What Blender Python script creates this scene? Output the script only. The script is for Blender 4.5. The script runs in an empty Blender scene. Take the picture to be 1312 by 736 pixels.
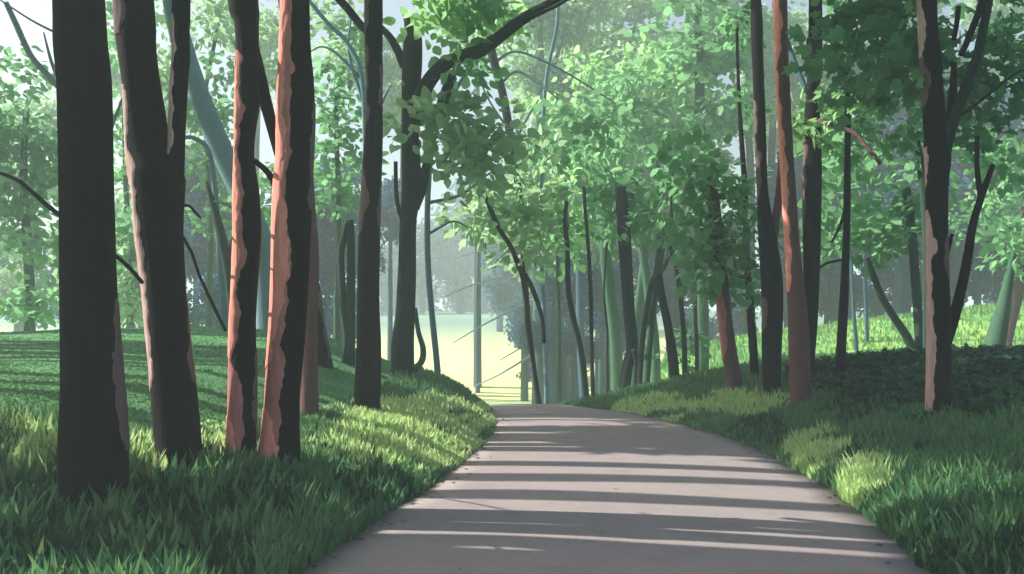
import bpy, math, random
import numpy as np
from mathutils import Vector

SC = bpy.context.scene
COL = SC.collection
F, H, HY, CX = 1100.0, 1.5, 440.0, 656.0      # focal length (photo px), eye height, horizon row, centre column
SUN_EL, SUN_AZ = 35.0, 79.0                    # elevation; degrees to the left of the view direction
rng = np.random.default_rng(7)

# ------------------------------------------------------------------ terrain
EDGE = [(736, 390, 1190), (700, 440, 1148), (660, 500, 1103), (632, 545, 1066), (598, 590, 1008), (575, 616, 965),
        (558, 634, 918), (543, 637, 866), (530, 634, 806), (521, 628, 735)]
_ey = [1650.0 / (y - HY) for y, l, r in EDGE]
_el = [(l - CX) / F * Y - .06 for (y, l, r), Y in zip(EDGE, _ey)]
_er = [(r - CX) / F * Y + .06 for (y, l, r), Y in zip(EDGE, _ey)]
EY = [-12.0] + _ey + [24.0, 29.0, 36.0]
EL = [-1.6] + _el + [-1.6, -4.2, -9.0]
ER = [2.5] + _er + [0.9, -0.9, -5.0]

def pl(x, pts):
    return np.interp(x, [p[0] for p in pts], [p[1] for p in pts])

def sm(x, a, b):
    t = np.clip((x - a) / (b - a), 0, 1)
    return t * t * (3 - 2 * t)

def edges(Y):
    return np.interp(Y, EY, EL), np.interp(Y, EY, ER)

def far_profile(Y):
    return pl(Y, [(-50, 0), (20.6, 0), (23, -0.25), (27, -0.8), (45, -2.6), (58, -2.2), (80, 1.2), (110, 5.0), (160, 7.5), (300, 11), (700, 16)])

def vnoise(x, y):
    return (np.sin(x * 1.31 + 1.7 * np.sin(y * 0.83 + 0.5)) + np.sin(y * 1.73 + 1.3 * np.sin(x * 1.11 + 2.1)) + np.sin((x + y) * 2.3 + 0.7)) / 3.0

def terrain(X, Y):
    X = np.asarray(X, float); Y = np.asarray(Y, float)
    L, R = edges(Y)
    dl = np.maximum(L - X, 0); dr = np.maximum(X - R, 0)
    fall = 1 - sm(Y, 21.0, 36.0)
    sl = pl(Y, [(-10, .25), (4, .16), (6.5, .20), (7.4, .46), (10, .54), (14, .66), (20, 1.0)])
    sr = pl(Y, [(-10, .3), (5, .4), (9, .6), (14, .95), (18, 1.0)])
    zl = pl(dl, [(0, 0), (.25, .14), (.6, .42), (1.0, .62), (1.8, .88), (4.1, 1.77), (7, 1.9), (12, 1.75), (30, 1.5)]) * sl * fall
    zr = pl(dr, [(0, 0), (.3, .05), (1, .16), (2, .42), (3, .68), (5, 1.05), (9, 1.2), (25, 1.1)]) * sr * fall
    zf = far_profile(Y)
    hill = pl(X, [(4, .2), (6.5, 2.4), (8.5, 3.5), (12.5, 4.2), (17, 4.8), (24, 5.6), (40, 6.2), (80, 6)]) * np.exp(-((Y - 42) / 9.0) ** 2)
    bumps = vnoise(X * .9, Y * .9) * .035 * np.clip((dl + dr) / 1.0, 0, 1) + vnoise(X * .08, Y * .08) * .5 * sm(Y, 50, 90)
    inside = (dl <= 0) & (dr <= 0)
    return zl + zr + zf + hill + bumps - np.where(inside, .03, 0.0)

def at(px, py, Y):
    return Vector(((px - CX) / F * Y, Y, H - (py - HY) / F * Y))

def ground_hit(px, py, y0=3.5, y1=90.0):
    Ys = np.arange(y0, y1, .02)
    X = (px - CX) / F * Ys
    Z = H - (py - HY) / F * Ys
    ok = np.nonzero(terrain(X, Ys) >= Z)[0]
    return float(Ys[ok[0]]) if len(ok) else None

def tz(x, y):
    return float(terrain(np.array([x]), np.array([y]))[0])

# ------------------------------------------------------------------ materials
def new_mat(name):
    m = bpy.data.materials.new(name); m.use_nodes = True
    nt = m.node_tree
    b = nt.nodes['Principled BSDF']
    return m, nt, b

def coords(nt, scale=(1, 1, 1)):
    tc = nt.nodes.new('ShaderNodeTexCoord'); mp = nt.nodes.new('ShaderNodeMapping')
    mp.inputs['Scale'].default_value = scale
    nt.links.new(tc.outputs['Object'], mp.inputs['Vector'])
    return mp.outputs['Vector']

def ramp(nt, fac, stops):
    r = nt.nodes.new('ShaderNodeValToRGB')
    e = r.color_ramp.elements
    while len(e) < len(stops): e.new(.5)
    for el, (p, c) in zip(e, stops):
        el.position = p; el.color = (*c, 1)
    nt.links.new(fac, r.inputs['Fac'])
    return r.outputs['Color']

def noise(nt, vec, scale, detail=4, rough=.6):
    n = nt.nodes.new('ShaderNodeTexNoise')
    n.inputs['Scale'].default_value = scale; n.inputs['Detail'].default_value = detail; n.inputs['Roughness'].default_value = rough
    nt.links.new(vec, n.inputs['Vector'])
    return n.outputs['Fac']

def bump(nt, b, h, strength, dist):
    bp = nt.nodes.new('ShaderNodeBump')
    bp.inputs['Strength'].default_value = strength; bp.inputs['Distance'].default_value = dist
    nt.links.new(h, bp.inputs['Height']); nt.links.new(bp.outputs['Normal'], b.inputs['Normal'])

def k(c, f): return tuple(min(1, v * f) for v in c)

def bark(name, c, contrast=.45, bstr=.7, stretch=.16):
    m, nt, b = new_mat(name)
    v = coords(nt, (1, 1, stretch))
    n1 = noise(nt, v, 26, 6, .65)
    nt.links.new(ramp(nt, n1, [(.3, k(c, 1 - contrast)), (.5, c), (.72, k(c, 1 + contrast))]), b.inputs['Base Color'])
    b.inputs['Roughness'].default_value = .95
    b.inputs['Specular IOR Level'].default_value = .15
    bump(nt, b, n1, bstr, .03)
    return m

def leaf_mat(name, c, var=.35, trans=.45, c2=None):
    m, nt, b = new_mat(name)
    g = nt.nodes.new('ShaderNodeNewGeometry')
    c2 = c2 or k(c, 1 + var)
    col = ramp(nt, g.outputs['Random Per Island'], [(0, k(c, 1 - var)), (.55, c), (1, c2)])
    nt.links.new(col, b.inputs['Base Color'])
    b.inputs['Roughness'].default_value = .7
    b.inputs['Specular IOR Level'].default_value = .15
    tr = nt.nodes.new('ShaderNodeBsdfTranslucent'); nt.links.new(col, tr.inputs['Color'])
    mx = nt.nodes.new('ShaderNodeMixShader'); mx.inputs[0].default_value = trans
    nt.links.new(b.outputs[0], mx.inputs[1]); nt.links.new(tr.outputs[0], mx.inputs[2])
    nt.links.new(mx.outputs[0], nt.nodes['Material Output'].inputs['Surface'])
    return m

M = {}
M['bark_black'] = bark('bark_black', (.0065, .006, .0065), .3)
M['bark_green'] = bark('bark_green', (.017, .030, .027), .3)
M['bark_olive'] = bark('bark_olive', (.030, .060, .045), .3)
M['bark_moss'] = bark('bark_moss', (.045, .11, .065), .3)
M['bark_red'] = bark('bark_red', (.135, .068, .070), .2)
M['bark_grey'] = bark('bark_grey', (.05, .065, .065), .3)
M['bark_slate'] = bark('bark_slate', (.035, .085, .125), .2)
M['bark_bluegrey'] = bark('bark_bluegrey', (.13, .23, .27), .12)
M['ray_mist'] = bark('ray_mist', (.30, .40, .42), .1)  # tone of the light rays shaped as boughs
M['edge_light_salmon'] = bark('edge_light_salmon', (.76, .285, .23), .26, .6)  # sunlit trunk edges painted in as a salmon colour
M['edge_light_rust'] = bark('edge_light_rust', (.40, .16, .145), .26, .6)  # darker inner tone of the painted sunlit edges
M['edge_light_mauve'] = bark('edge_light_mauve', (.13, .085, .09), .14, .35)  # reflected light on trunk edges, put into a mauve colour
M['edge_light_pale'] = bark('edge_light_pale', (.50, .33, .31), .26, .6)  # paler colour for painted sunlit edges
M['leaf_dark'] = leaf_mat('leaf_dark', (.115, .29, .135), .2, .5)
M['leaf_mid'] = leaf_mat('leaf_mid', (.20, .43, .205), .2, .5)
M['leaf_sage'] = leaf_mat('leaf_sage', (.36, .55, .32), .2, .5)
M['leaf_light'] = leaf_mat('leaf_light', (.36, .62, .27), .2, .5)
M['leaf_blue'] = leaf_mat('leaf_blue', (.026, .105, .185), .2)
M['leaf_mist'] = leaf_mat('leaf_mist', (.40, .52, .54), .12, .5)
M['leaf_ivy'] = leaf_mat('leaf_ivy', (.016, .062, .03), .5, .2)
M['grass'] = leaf_mat('grass', (.10, .26, .115), .3, .4, (.19, .32, .12))
M['grass_sunlit'] = leaf_mat('grass_sunlit', (.52, .70, .30), .2, .45)  # sunlight on the grass put into the blade colour
M['grass_shaded'] = leaf_mat('grass_shaded', (.032, .105, .05), .35, .25)  # shade on the grass put into the blade colour
M['grass_meadow'] = leaf_mat('grass_meadow', (.22, .42, .12), .3, .4)

def ground_mat():
    m, nt, b = new_mat('ground_turf')
    v = coords(nt)
    sx = nt.nodes.new('ShaderNodeSeparateXYZ'); nt.links.new(v, sx.inputs[0])
    near = ramp(nt, noise(nt, v, 1.3, 8, .65), [(.3, (.075, .20, .085)), (.55, (.095, .25, .105)), (.75, (.11, .27, .11))])
    mead = ramp(nt, noise(nt, v, .16, 4, .5), [(.38, (.13, .30, .12)), (.5, (.20, .40, .13)), (.62, (.40, .58, .16))])
    glow_pale = ramp(nt, noise(nt, v, .05, 5, .55), [(.3, (.50, .56, .27)), (.7, (.64, .68, .34))])  # pale valley colour painting the glow in the mist
    def mr(out, a, c):
        q = nt.nodes.new('ShaderNodeMapRange'); q.inputs[1].default_value = a; q.inputs[2].default_value = c
        nt.links.new(out, q.inputs[0]); return q.outputs[0]
    def mix(f, a, c):
        q = nt.nodes.new('ShaderNodeMix'); q.data_type = 'RGBA'
        nt.links.new(f, q.inputs[0]); nt.links.new(a, q.inputs[6]); nt.links.new(c, q.inputs[7]); return q.outputs[2]
    c1 = mix(mr(sx.outputs[1], 23, 29), near, mead)
    glow_fade = ramp(nt, noise(nt, v, .09, 5, .6), [(.3, (.10, .19, .17)), (.7, (.20, .31, .25))])  # cooler colour painting the fade of the glow up the slope
    c2 = mix(mr(sx.outputs[1], 76, 100), mix(mr(sx.outputs[1], 50, 58), c1, glow_pale), glow_fade)
    nt.links.new(c2, b.inputs['Base Color'])
    b.inputs['Roughness'].default_value = 1; b.inputs['Specular IOR Level'].default_value = .05
    bump(nt, b, noise(nt, v, 9, 6, .7), .5, .06)
    return m

def path_mat():
    m, nt, b = new_mat('path_grit')
    v = coords(nt)
    fine = noise(nt, v, 90, 5, .8); big = noise(nt, v, 2.2, 9, .72)
    c = ramp(nt, fine, [(.25, (.15, .125, .125)), (.5, (.285, .247, .25)), (.75, (.40, .352, .355))])
    d = ramp(nt, big, [(.25, (.74, .73, .75)), (.45, (.93, .93, .93)), (.7, (1, 1, 1))])
    q = nt.nodes.new('ShaderNodeMix'); q.data_type = 'RGBA'; q.blend_type = 'MULTIPLY'; q.inputs[0].default_value = 1
    nt.links.new(c, q.inputs[6]); nt.links.new(d, q.inputs[7])
    nt.links.new(q.outputs[2], b.inputs['Base Color'])
    b.inputs['Roughness'].default_value = .95; b.inputs['Specular IOR Level'].default_value = .2
    bump(nt, b, fine, .35, .006)
    return m
M['ground'] = ground_mat(); M['path'] = path_mat()

# ------------------------------------------------------------------ mesh building
def raw_mesh(name, V, faces_flat, counts, mat, smooth=False):
    me = bpy.data.meshes.new(name)
    V = np.asarray(V, np.float32); fl = np.asarray(faces_flat, np.int32); ct = np.asarray(counts, np.int32)
    me.vertices.add(len(V)); me.vertices.foreach_set('co', V.ravel())
    me.loops.add(len(fl)); me.loops.foreach_set('vertex_index', fl)
    me.polygons.add(len(ct))
    st = np.concatenate([[0], np.cumsum(ct)[:-1]]).astype(np.int32)
    me.polygons.foreach_set('loop_start', st); me.polygons.foreach_set('loop_total', ct)
    if smooth: me.polygons.foreach_set('use_smooth', np.ones(len(ct), bool))
    me.update(calc_edges=True); me.validate()
    me.materials.append(mat)
    return me

def link(name, me, parent=None, origin=None):
    o = bpy.data.objects.new(name, me); COL.objects.link(o)
    if parent is not None: o.parent = parent
    return o

def tag(o, label=None, cat=None, group=None, kind=None):
    if label: o['label'] = label
    if cat: o['category'] = cat
    if group: o['group'] = group
    if kind: o['kind'] = kind
    return o

def empty(name, loc, label, cat, group=None):
    o = bpy.data.objects.new(name, None); COL.objects.link(o)
    o.location = loc; o.empty_display_size = .3
    return tag(o, label, cat, group)

def catmull(P, per):
    P = np.asarray(P, float)
    if len(P) < 3:
        t = np.linspace(0, 1, per + 1)[:, None]
        return P[0] * (1 - t) + P[1] * t
    Q = np.vstack([2 * P[0] - P[1], P, 2 * P[-1] - P[-2]])
    out = []
    for i in range(1, len(Q) - 2):
        p0, p1, p2, p3 = Q[i - 1:i + 3]
        for t in np.linspace(0, 1, per, endpoint=False):
            out.append(.5 * (2 * p1 + (p2 - p0) * t + (2 * p0 - 5 * p1 + 4 * p2 - p3) * t * t + (3 * p1 - p0 - 3 * p2 + p3) * t ** 3))
    out.append(Q[-2])
    return np.array(out)

def tube_arrays(pts, rad, n=10, per=5, rough=.06, horizontal=False, seed=0):
    """rings along a smooth line; returns verts, faces(quads + caps)"""
    C = catmull(np.column_stack([np.asarray(pts, float), np.asarray(rad, float)]), per)
    c, r = C[:, :3], np.maximum(C[:, 3], .002)
    m = len(c); rg = np.random.default_rng(seed)
    th = np.linspace(0, 2 * math.pi, n, endpoint=False)
    ph = rg.uniform(0, 6.28, 6)
    V = []
    T = np.gradient(c, axis=0); T /= np.linalg.norm(T, axis=1)[:, None] + 1e-9
    u = np.array([1., 0, 0]) if abs(T[0][0]) < .8 else np.array([0, 1., 0])
    for i in range(m):
        if horizontal:
            a, b = np.array([1., 0, 0]), np.array([0, 1., 0])
        else:
            a = u - T[i] * np.dot(u, T[i]); a /= np.linalg.norm(a); b = np.cross(T[i], a); u = a
        s = i * .55
        w = 1 + rough * (np.sin(2 * th + ph[0] + s * .31) + .7 * np.sin(3 * th + ph[1] - s * .43) + .6 * np.sin(5 * th + ph[2] + s * .8) + .5 * math.sin(s * 1.1 + ph[3]))
        V.append(c[i] + np.outer(np.cos(th) * w * r[i], a) + np.outer(np.sin(th) * w * r[i], b))
    global RINGS
    RINGS = (c, np.array(V))
    V = np.vstack(V)
    f = []
    for i in range(m - 1):
        for j in range(n):
            f.append((i * n + j, i * n + (j + 1) % n, (i + 1) * n + (j + 1) % n, (i + 1) * n + j))
    f.append(tuple(range(n - 1, -1, -1))); f.append(tuple((m - 1) * n + j for j in range(n)))
    return V, f

def faces_mesh(name, V, f, mat, smooth=True):
    fl = [i for q in f for i in q]
    return raw_mesh(name, V, fl, [len(q) for q in f], mat, smooth)

LEAF = np.array([(0, 0, 0), (.24, .12, .03), (.36, .42, .05), (.2, .78, -.02), (0, 1, -.10), (-.2, .78, -.02), (-.36, .42, .05), (-.24, .12, .03)])
SPIKY = np.array([(0, 0, 0), (.2, .08, .02), (.42, .3, .02), (.22, .42, .03), (.34, .74, -.02), (.12, .72, 0), (0, 1, -.1), (-.12, .72, 0), (-.34, .74, -.02), (-.22, .42, .03), (-.42, .3, .02), (-.2, .08, .02)])

def oriented(pos, fwd, nrm, size, tpl):
    """place a leaf template at each position"""
    fwd = fwd / (np.linalg.norm(fwd, axis=1)[:, None] + 1e-9)
    side = np.cross(fwd, nrm); side /= np.linalg.norm(side, axis=1)[:, None] + 1e-9
    up = np.cross(side, fwd)
    return (pos[:, None, :] + size[:, None, None] * (tpl[None, :, 0:1] * side[:, None, :] + tpl[None, :, 1:2] * fwd[:, None, :] + tpl[None, :, 2:3] * up[:, None, :]))

def leaf_arrays(clusters, leaf, seed, per=22, tpl=LEAF, tilt=.45, spread=2.6):
    """clusters: (x, y, z, rx, ry, rz, sprays): flat sprays of leaves spread through each ellipsoid"""
    rg = np.random.default_rng(seed)
    out = []
    for (x, y, z, rx, ry, rz, ns) in clusters:
        d = rg.normal(size=(ns, 3)); d /= np.linalg.norm(d, axis=1)[:, None]
        rr = rg.uniform(0, 1, (ns, 1)) ** .42
        c = np.array([x, y, z]) + d * rr * np.array([rx, ry, rz])
        nrm = rg.normal(size=(ns, 3)) * tilt + np.array([0, 0, 1.])
        nrm /= np.linalg.norm(nrm, axis=1)[:, None]
        N = np.repeat(nrm, per, 0); Cc = np.repeat(c, per, 0)
        a = rg.uniform(0, 6.283, ns * per); q = rg.uniform(0.05, 1, ns * per) ** .6 * leaf * spread
        ref = np.tile(np.array([1., 0, 0]), (ns * per, 1))
        e1 = ref - N * (ref * N).sum(1)[:, None]; e1 /= np.linalg.norm(e1, axis=1)[:, None]
        e2 = np.cross(N, e1)
        rad = np.cos(a)[:, None] * e1 + np.sin(a)[:, None] * e2
        pos = Cc + rad * q[:, None] + rg.normal(size=(ns * per, 3)) * leaf * .3
        fwd = rad + rg.normal(size=(ns * per, 3)) * .45
        fwd[:, 2] -= .25
        n2 = N + rg.normal(size=(ns * per, 3)) * .35
        out.append(oriented(pos, fwd, n2, leaf * rg.uniform(.7, 1.35, ns * per), tpl))
    return np.vstack(out)

def leaf_mesh(name, L, mat):
    n, kk = L.shape[0], L.shape[1]
    return raw_mesh(name, L.reshape(-1, 3), np.arange(n * kk), np.full(n, kk), mat)

# ------------------------------------------------------------------ setting
def structure(name, me):
    o = link(name, me); o['kind'] = 'structure'; return o

def axis(pts):
    out = []
    for a, b, s in pts: out += list(np.arange(a, b, s))
    return np.array(out + [pts[-1][1]])

gx = axis([(-420, -120, 30), (-120, -40, 8), (-40, -16, 1.5), (-16, 14, .18), (14, 45, 1.2), (45, 130, 8), (130, 420, 30)])
gy = axis([(-30, -4, 1.5), (-4, 24, .18), (24, 64, .8), (64, 120, 3), (120, 700, 30)])
GX, GY = np.meshgrid(gx, gy)
V = np.column_stack([GX.ravel(), GY.ravel(), terrain(GX.ravel(), GY.ravel())])
nx, ny = len(gx), len(gy)
ii, jj = np.meshgrid(np.arange(nx - 1), np.arange(ny - 1)); b0 = (jj * nx + ii).ravel()
Fq = np.column_stack([b0, b0 + 1, b0 + 1 + nx, b0 + nx])
structure('ground', raw_mesh('ground', V, Fq.ravel(), np.full(len(Fq), 4), M['ground'], True))

py_ = np.arange(-10, 33, .12); nc = 15
Lr, Rr = edges(py_)
Lr = Lr + .03 * np.sin(py_ * 17.3 + 2) + .035 * np.sin(py_ * 3.1) + .025 * np.sin(py_ * 7.7 + 1); Rr = Rr + .03 * np.sin(py_ * 15.1) + .035 * np.sin(py_ * 2.7 + 2) + .025 * np.sin(py_ * 8.3)
t = np.concatenate([[0], np.linspace(.006, .994, nc - 2), [1]])
PX = Lr[:, None] * (1 - t) + Rr[:, None] * t
PY = np.repeat(py_[:, None], nc, 1)
PZ = np.repeat(far_profile(py_)[:, None], nc, 1) + .012 + .03 * (1 - (2 * t - 1) ** 2)[None, :]
PZ[:, 0] -= .08; PZ[:, -1] -= .08
V = np.column_stack([PX.ravel(), PY.ravel(), PZ.ravel()])
ii, jj = np.meshgrid(np.arange(nc - 1), np.arange(len(py_) - 1)); b0 = (jj * nc + ii).ravel()
Fq = np.column_stack([b0, b0 + 1, b0 + 1 + nc, b0 + nc])
structure('path', raw_mesh('path', V, Fq.ravel(), np.full(len(Fq), 4), M['path'], True))

# ------------------------------------------------------------------ trees
def px_clusters(cl, Y, dens=1.0, leaf=.2, base=None, dy=0.0, seed=0):
    """ellipses of the photo (px, py, rx, ry) at depth Y -> ellipsoids of real size"""
    rg = np.random.default_rng(seed); out = []
    for c in cl:
        px, py, rx, ry = c[:4]; Yc = Y + dy + (c[4] if len(c) > 4 else rg.uniform(-.6, .6))
        p = at(px, py, Yc); sx, sz = rx / F * Yc, ry / F * Yc
        area = math.pi * sx * sz
        ns = max(4, int(dens * area / (leaf * leaf) * .30))
        o = base if base is not None else Vector((0, 0, 0))
        out.append((p.x - o.x, p.y - o.y, p.z - o.z, sx, max(.35 * sx, min(sx, 1.6)), sz, ns))
    return out

class Tree:
    def __init__(s, name, label, cat='tree', group=None, base=(0, 0), Y=None, depth_pad=0):
        hit = Y if Y is not None else ground_hit(*base)
        s.Y = hit; s.px, s.py = base
        x = (base[0] - CX) / F * s.Y
        s.base = Vector((x, s.Y, tz(x, s.Y)))
        s.root = empty(name, s.base, label, cat, group)
        s.seed = abs(hash(label)) % 9999 if False else sum(ord(ch) for ch in label)
    def rel(s, px, py, dy=0.0):
        return at(px, py, s.Y + dy) - s.base
    def trunk(s, outline, mat, n=16, top=None, rough=.035, flare=1.45, sink=.25, name='trunk', parent=None, keep=True, per=4):
        """outline: (py, xl, xr) from top to bottom"""
        pts, rad = [], []
        k_ = s.Y / F
        if top:
            (y0, a0, b0), (y1, a1, b1) = outline[0], outline[min(2, len(outline) - 1)]
            c0, c1 = (a0 + b0) / 2, (a1 + b1) / 2
            sl = max(-.12, min(.12, (c0 - c1) / (y1 - y0 + 1e-6)))
            p0 = s.rel(c0, y0); z0 = p0.z + s.base.z
            hh = top - z0
            if hh > .5:
                for q in (1, .8, .6, .4, .2):
                    pts.append((p0.x + sl * hh * q, p0.y + .05 * math.sin(q * 5 + s.seed), p0.z + hh * q)); rad.append((b0 - a0) / 2 * k_ * (1 - .72 * q))
        for (y, a, b) in outline:
            p = s.rel((a + b) / 2, y); pts.append(tuple(p)); rad.append((b - a) / 2 * k_)
        if sink is not None:
            last = pts[-1]
            if last[2] > .12:
                pts.append((last[0], last[1], .06)); rad.append(rad[-1] * 1.08)
                last = pts[-1]
            pts.append((last[0], last[1], -sink)); rad.append(rad[-1] * flare)
        V, f = tube_arrays(pts, rad, n, per, rough, True, s.seed)
        o = link(name, faces_mesh(name, V, f, mat), parent or s.root)
        if keep:
            C = catmull(np.column_stack([np.array(pts), np.array(rad)]), per)
            o_ = np.argsort(C[:, 2]); s.line = C[o_]; s.rings = RINGS[1][o_]
            s.t = o
        return o
    def axis_at(s, py):
        z = (H - (py - HY) / F * s.Y) - s.base.z
        C = s.line
        return np.interp(z, C[:, 2], C[:, 0]), z, np.interp(z, C[:, 2], C[:, 3])
    def surf(s, z, a):
        C = s.line; i = int(np.clip(np.searchsorted(C[:, 2], z) - 1, 0, len(C) - 2))
        q = (z - C[i, 2]) / max(1e-6, C[i + 1, 2] - C[i, 2]); n = s.rings.shape[1]
        t_ = (a / (2 * math.pi)) % 1 * n; j = int(t_) % n; w_ = t_ - int(t_)
        p = lambda r: r[j] * (1 - w_) + r[(j + 1) % n] * w_
        return p(s.rings[i]) * (1 - q) + p(s.rings[i + 1]) * q
    def strip(s, rows, side, mat, name='edge_light_strip', wrap=55, parent=None, thick=.010):
        """edge light painted as a raised strip: rows of (py, x) give its inner edge; it wraps round to the far side of the trunk"""
        rows = catmull(np.array(rows, float), 6)
        nc_ = 13; G = []
        m = len(rows); ylo = s.base.y
        for i, (py, xi) in enumerate(rows):
            cx, z, r = s.axis_at(py)
            xi = xi + (1.3 * math.sin(py * .17 + s.seed) + .7 * math.sin(py * .41)) * min(1, min(i, m - 1 - i) / 4)
            bx_, by_ = s.base.x + cx, s.Y
            ph = math.atan2(-by_, -bx_)
            best = (1e9, ph)
            for q in range(61):
                a = ph - math.pi / 2 + math.pi * q / 60
                p_ = s.surf(z, a)
                e_ = abs(CX + (s.base.x + p_[0]) / (s.Y + p_[1]) * F - xi)
                if e_ < best[0]: best = (e_, a)
            a_in = best[1]
            taper = min(1, min(i, m - 1 - i) / 7.0 + .02)
            end = ph - math.pi / 2 - math.radians(wrap) if side == 'l' else ph + math.pi / 2 + math.radians(wrap)
            mid = ph - math.pi / 2 if side == 'l' else ph + math.pi / 2
            a_out = mid + (end - mid) * taper
            if side == 'l' and a_in < a_out + .1: a_in = a_out + .1
            if side == 'r' and a_in > a_out - .1: a_in = a_out - .1
            for j in range(nc_):
                q = j / (nc_ - 1)
                a = a_in + (a_out - a_in) * q
                lift = -.03 * r if j in (0, nc_ - 1) or i in (0, m - 1) else thick * .5 + .012 * r
                p_ = s.surf(z, a)
                G.append((p_[0] + math.cos(a) * lift, p_[1] + math.sin(a) * lift, z))
        f = []
        for i in range(m - 1):
            for j in range(nc_ - 1):
                a = i * nc_ + j
                f.append((a, a + 1, a + 1 + nc_, a + nc_))
        return link(name, faces_mesh(name, np.array(G), f, mat, True), parent or s.t)
    def limb(s, pts, w0, w1, mat, name='limb', dy=(0, 0), n=8, rough=.05, parent=None, per=5):
        P, R = [], []
        for i, (px, py) in enumerate(pts):
            q = i / (len(pts) - 1)
            P.append(tuple(s.rel(px, py, dy[0] * (1 - q) + dy[1] * q))); R.append((w0 * (1 - q) + w1 * q) / 2 / F * s.Y)
        if name == 'trunk' and P[0][2] > -.2:
            P.insert(0, (P[0][0], P[0][1], -.35)); R.insert(0, R[0] * 1.15)
        V, f = tube_arrays(P, R, n, per, rough, False, s.seed + len(pts) + int(pts[0][0]))
        return link(name, faces_mesh(name, V, f, mat), parent or s.root)
    def crown(s, cl, mat, leaf=.2, dens=1.0, tpl=LEAF, dy=0.0, name='crown', per=22, tilt=.75, parent=None):
        c = px_clusters(cl, s.Y, dens, leaf, s.base, dy, s.seed)
        return link(name, leaf_mesh(name, leaf_arrays(c, leaf, s.seed, per, tpl, tilt), mat), parent or s.root)
    def top_crown(s, z, r, mat, leaf=.34):
        rg = random.Random(s.seed); tx = s.line[-1][0] if hasattr(s, 'line') else 0
        k_ = max(5, int(r * 6)); c = []
        for q in range(k_):
            a = rg.uniform(0, 6.28); d_ = r * rg.uniform(.1, .8)
            c.append((tx + math.cos(a) * d_, math.sin(a) * d_, z - s.base.z + rg.uniform(-.5, 1.6), r * .42, r * .42, .6, int(10 + r * 7)))
        return link('crown', leaf_mesh('crown', leaf_arrays(c, leaf, s.seed), mat), s.root)

PK, SG = 'tall dark trunks along the left bank', 'slim stems across the bend'
B = M['bark_black']
# --- A: nearest wide trunk on the left
T = Tree('pine_tree', 'widest black trunk, standing alone in tall grass nearest the left corner', base=(118, 646), Y=6.3)
T.trunk([(0, 71, 134), (60, 72, 137), (120, 75, 142), (245, 78, 144), (380, 80, 147), (490, 80, 155), (560, 80, 159), (610, 82, 162)], B, top=11)
T.strip([(380, 147), (420, 145), (446, 147), (456, 142), (490, 144), (530, 148), (560, 154), (580, 160)], 'r', M['edge_light_mauve'])
T.limb([(82, 279), (66, 268), (42, 247), (24, 232), (0, 222), (-20, 218)], 7, 4, M['bark_green'], 'branch', (.1, .6))
T.limb([(144, 325), (158, 336), (170, 348), (182, 362)], 5, 6, M['bark_green'], 'branch', (.2, .7))
T.top_crown(11.3, 3.2, M['leaf_mid'])
# --- B: forked trunk
T = Tree('pine_tree', 'thick black trunk that forks into two stems beside the widest trunk', base=(231, 607), Y=7.38)
T.trunk([(0, 147, 197), (60, 151, 200), (110, 157, 205), (150, 161, 210), (200, 164, 219), (222, 168, 233), (245, 172, 234), (300, 175, 234), (370, 184, 237), (440, 188, 243), (490, 192, 249), (540, 197, 255), (585, 202, 260)], B, top=12)
T.strip([(112, 158), (130, 164), (160, 166), (185, 163), (220, 174), (250, 174), (290, 180), (330, 186), (360, 188), (400, 190), (440, 193), (470, 198), (490, 197), (503, 193)], 'l', M['edge_light_pale'])
T.strip([(376, 238), (400, 240), (430, 241), (460, 240), (475, 241), (492, 249)], 'r', M['edge_light_mauve'])
T.strip([(-30, 158), (0, 161), (20, 163), (40, 158), (52, 155)], 'l', M['edge_light_mauve'])
keep = (T.line, T.t)
st = T.trunk([(0, 221, 244), (40, 220, 243), (70, 221, 243), (100, 219, 240), (150, 217, 238), (200, 215, 236), (240, 206, 234)], B, top=10, sink=None, name='stem')
T.strip([(18, 222), (60, 225), (85, 223), (110, 222), (140, 222), (165, 222), (185, 222), (200, 217)], 'l', M['edge_light_pale'])
T.line, T.t = keep
T.limb([(232, 264), (242, 264), (250, 272), (257, 279)], 4, 3, M['bark_green'], 'branch', (.1, .5))
T.limb([(234, 303), (246, 325), (255, 352), (270, 385), (289, 424)], 4, 5, M['bark_green'], 'branch', (.1, 1.2))
T.top_crown(12.3, 3.2, M['leaf_mid'])
# --- C: slim trunk with salmon strip
T = Tree('pine_tree', 'slender black trunk with salmon peeling bark all down its left side', base=(309, 602), Y=7.57)  # the salmon bark is sunlit edge light painted as strips
T.trunk([(0, 291, 331), (30, 300, 331), (80, 303, 332), (130, 303, 333), (165, 302, 327), (200, 301, 325), (245, 300, 331), (300, 300, 334), (370, 297, 330), (420, 295, 328), (500, 293, 330), (560, 291, 328), (590, 289, 326)], B, top=10)
T.strip([(66, 303), (80, 312), (100, 308), (125, 309), (145, 314), (165, 309), (200, 306), (245, 313), (275, 311), (300, 312), (335, 317), (365, 304), (400, 309), (430, 306), (462, 296), (490, 311), (510, 312), (545, 314), (570, 312), (592, 300)], 'l', M['edge_light_rust'])
T.strip([(74, 302), (95, 305), (125, 305), (165, 306), (205, 303), (245, 308), (275, 307), (300, 307), (335, 309), (365, 303), (400, 304), (430, 303), (462, 296)], 'l', M['edge_light_salmon'], thick=.02)
T.strip([(530, 293), (545, 300), (560, 303), (575, 307), (602, 306)], 'l', M['edge_light_salmon'], thick=.02)
T.strip([(445, 328), (470, 326), (490, 325), (515, 322), (530, 323), (548, 327)], 'r', M['edge_light_mauve'])
T.limb([(322, 60), (332, 100), (344, 145), (360, 205)], 20, 15, B, 'limb', (.15, .5))
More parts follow.
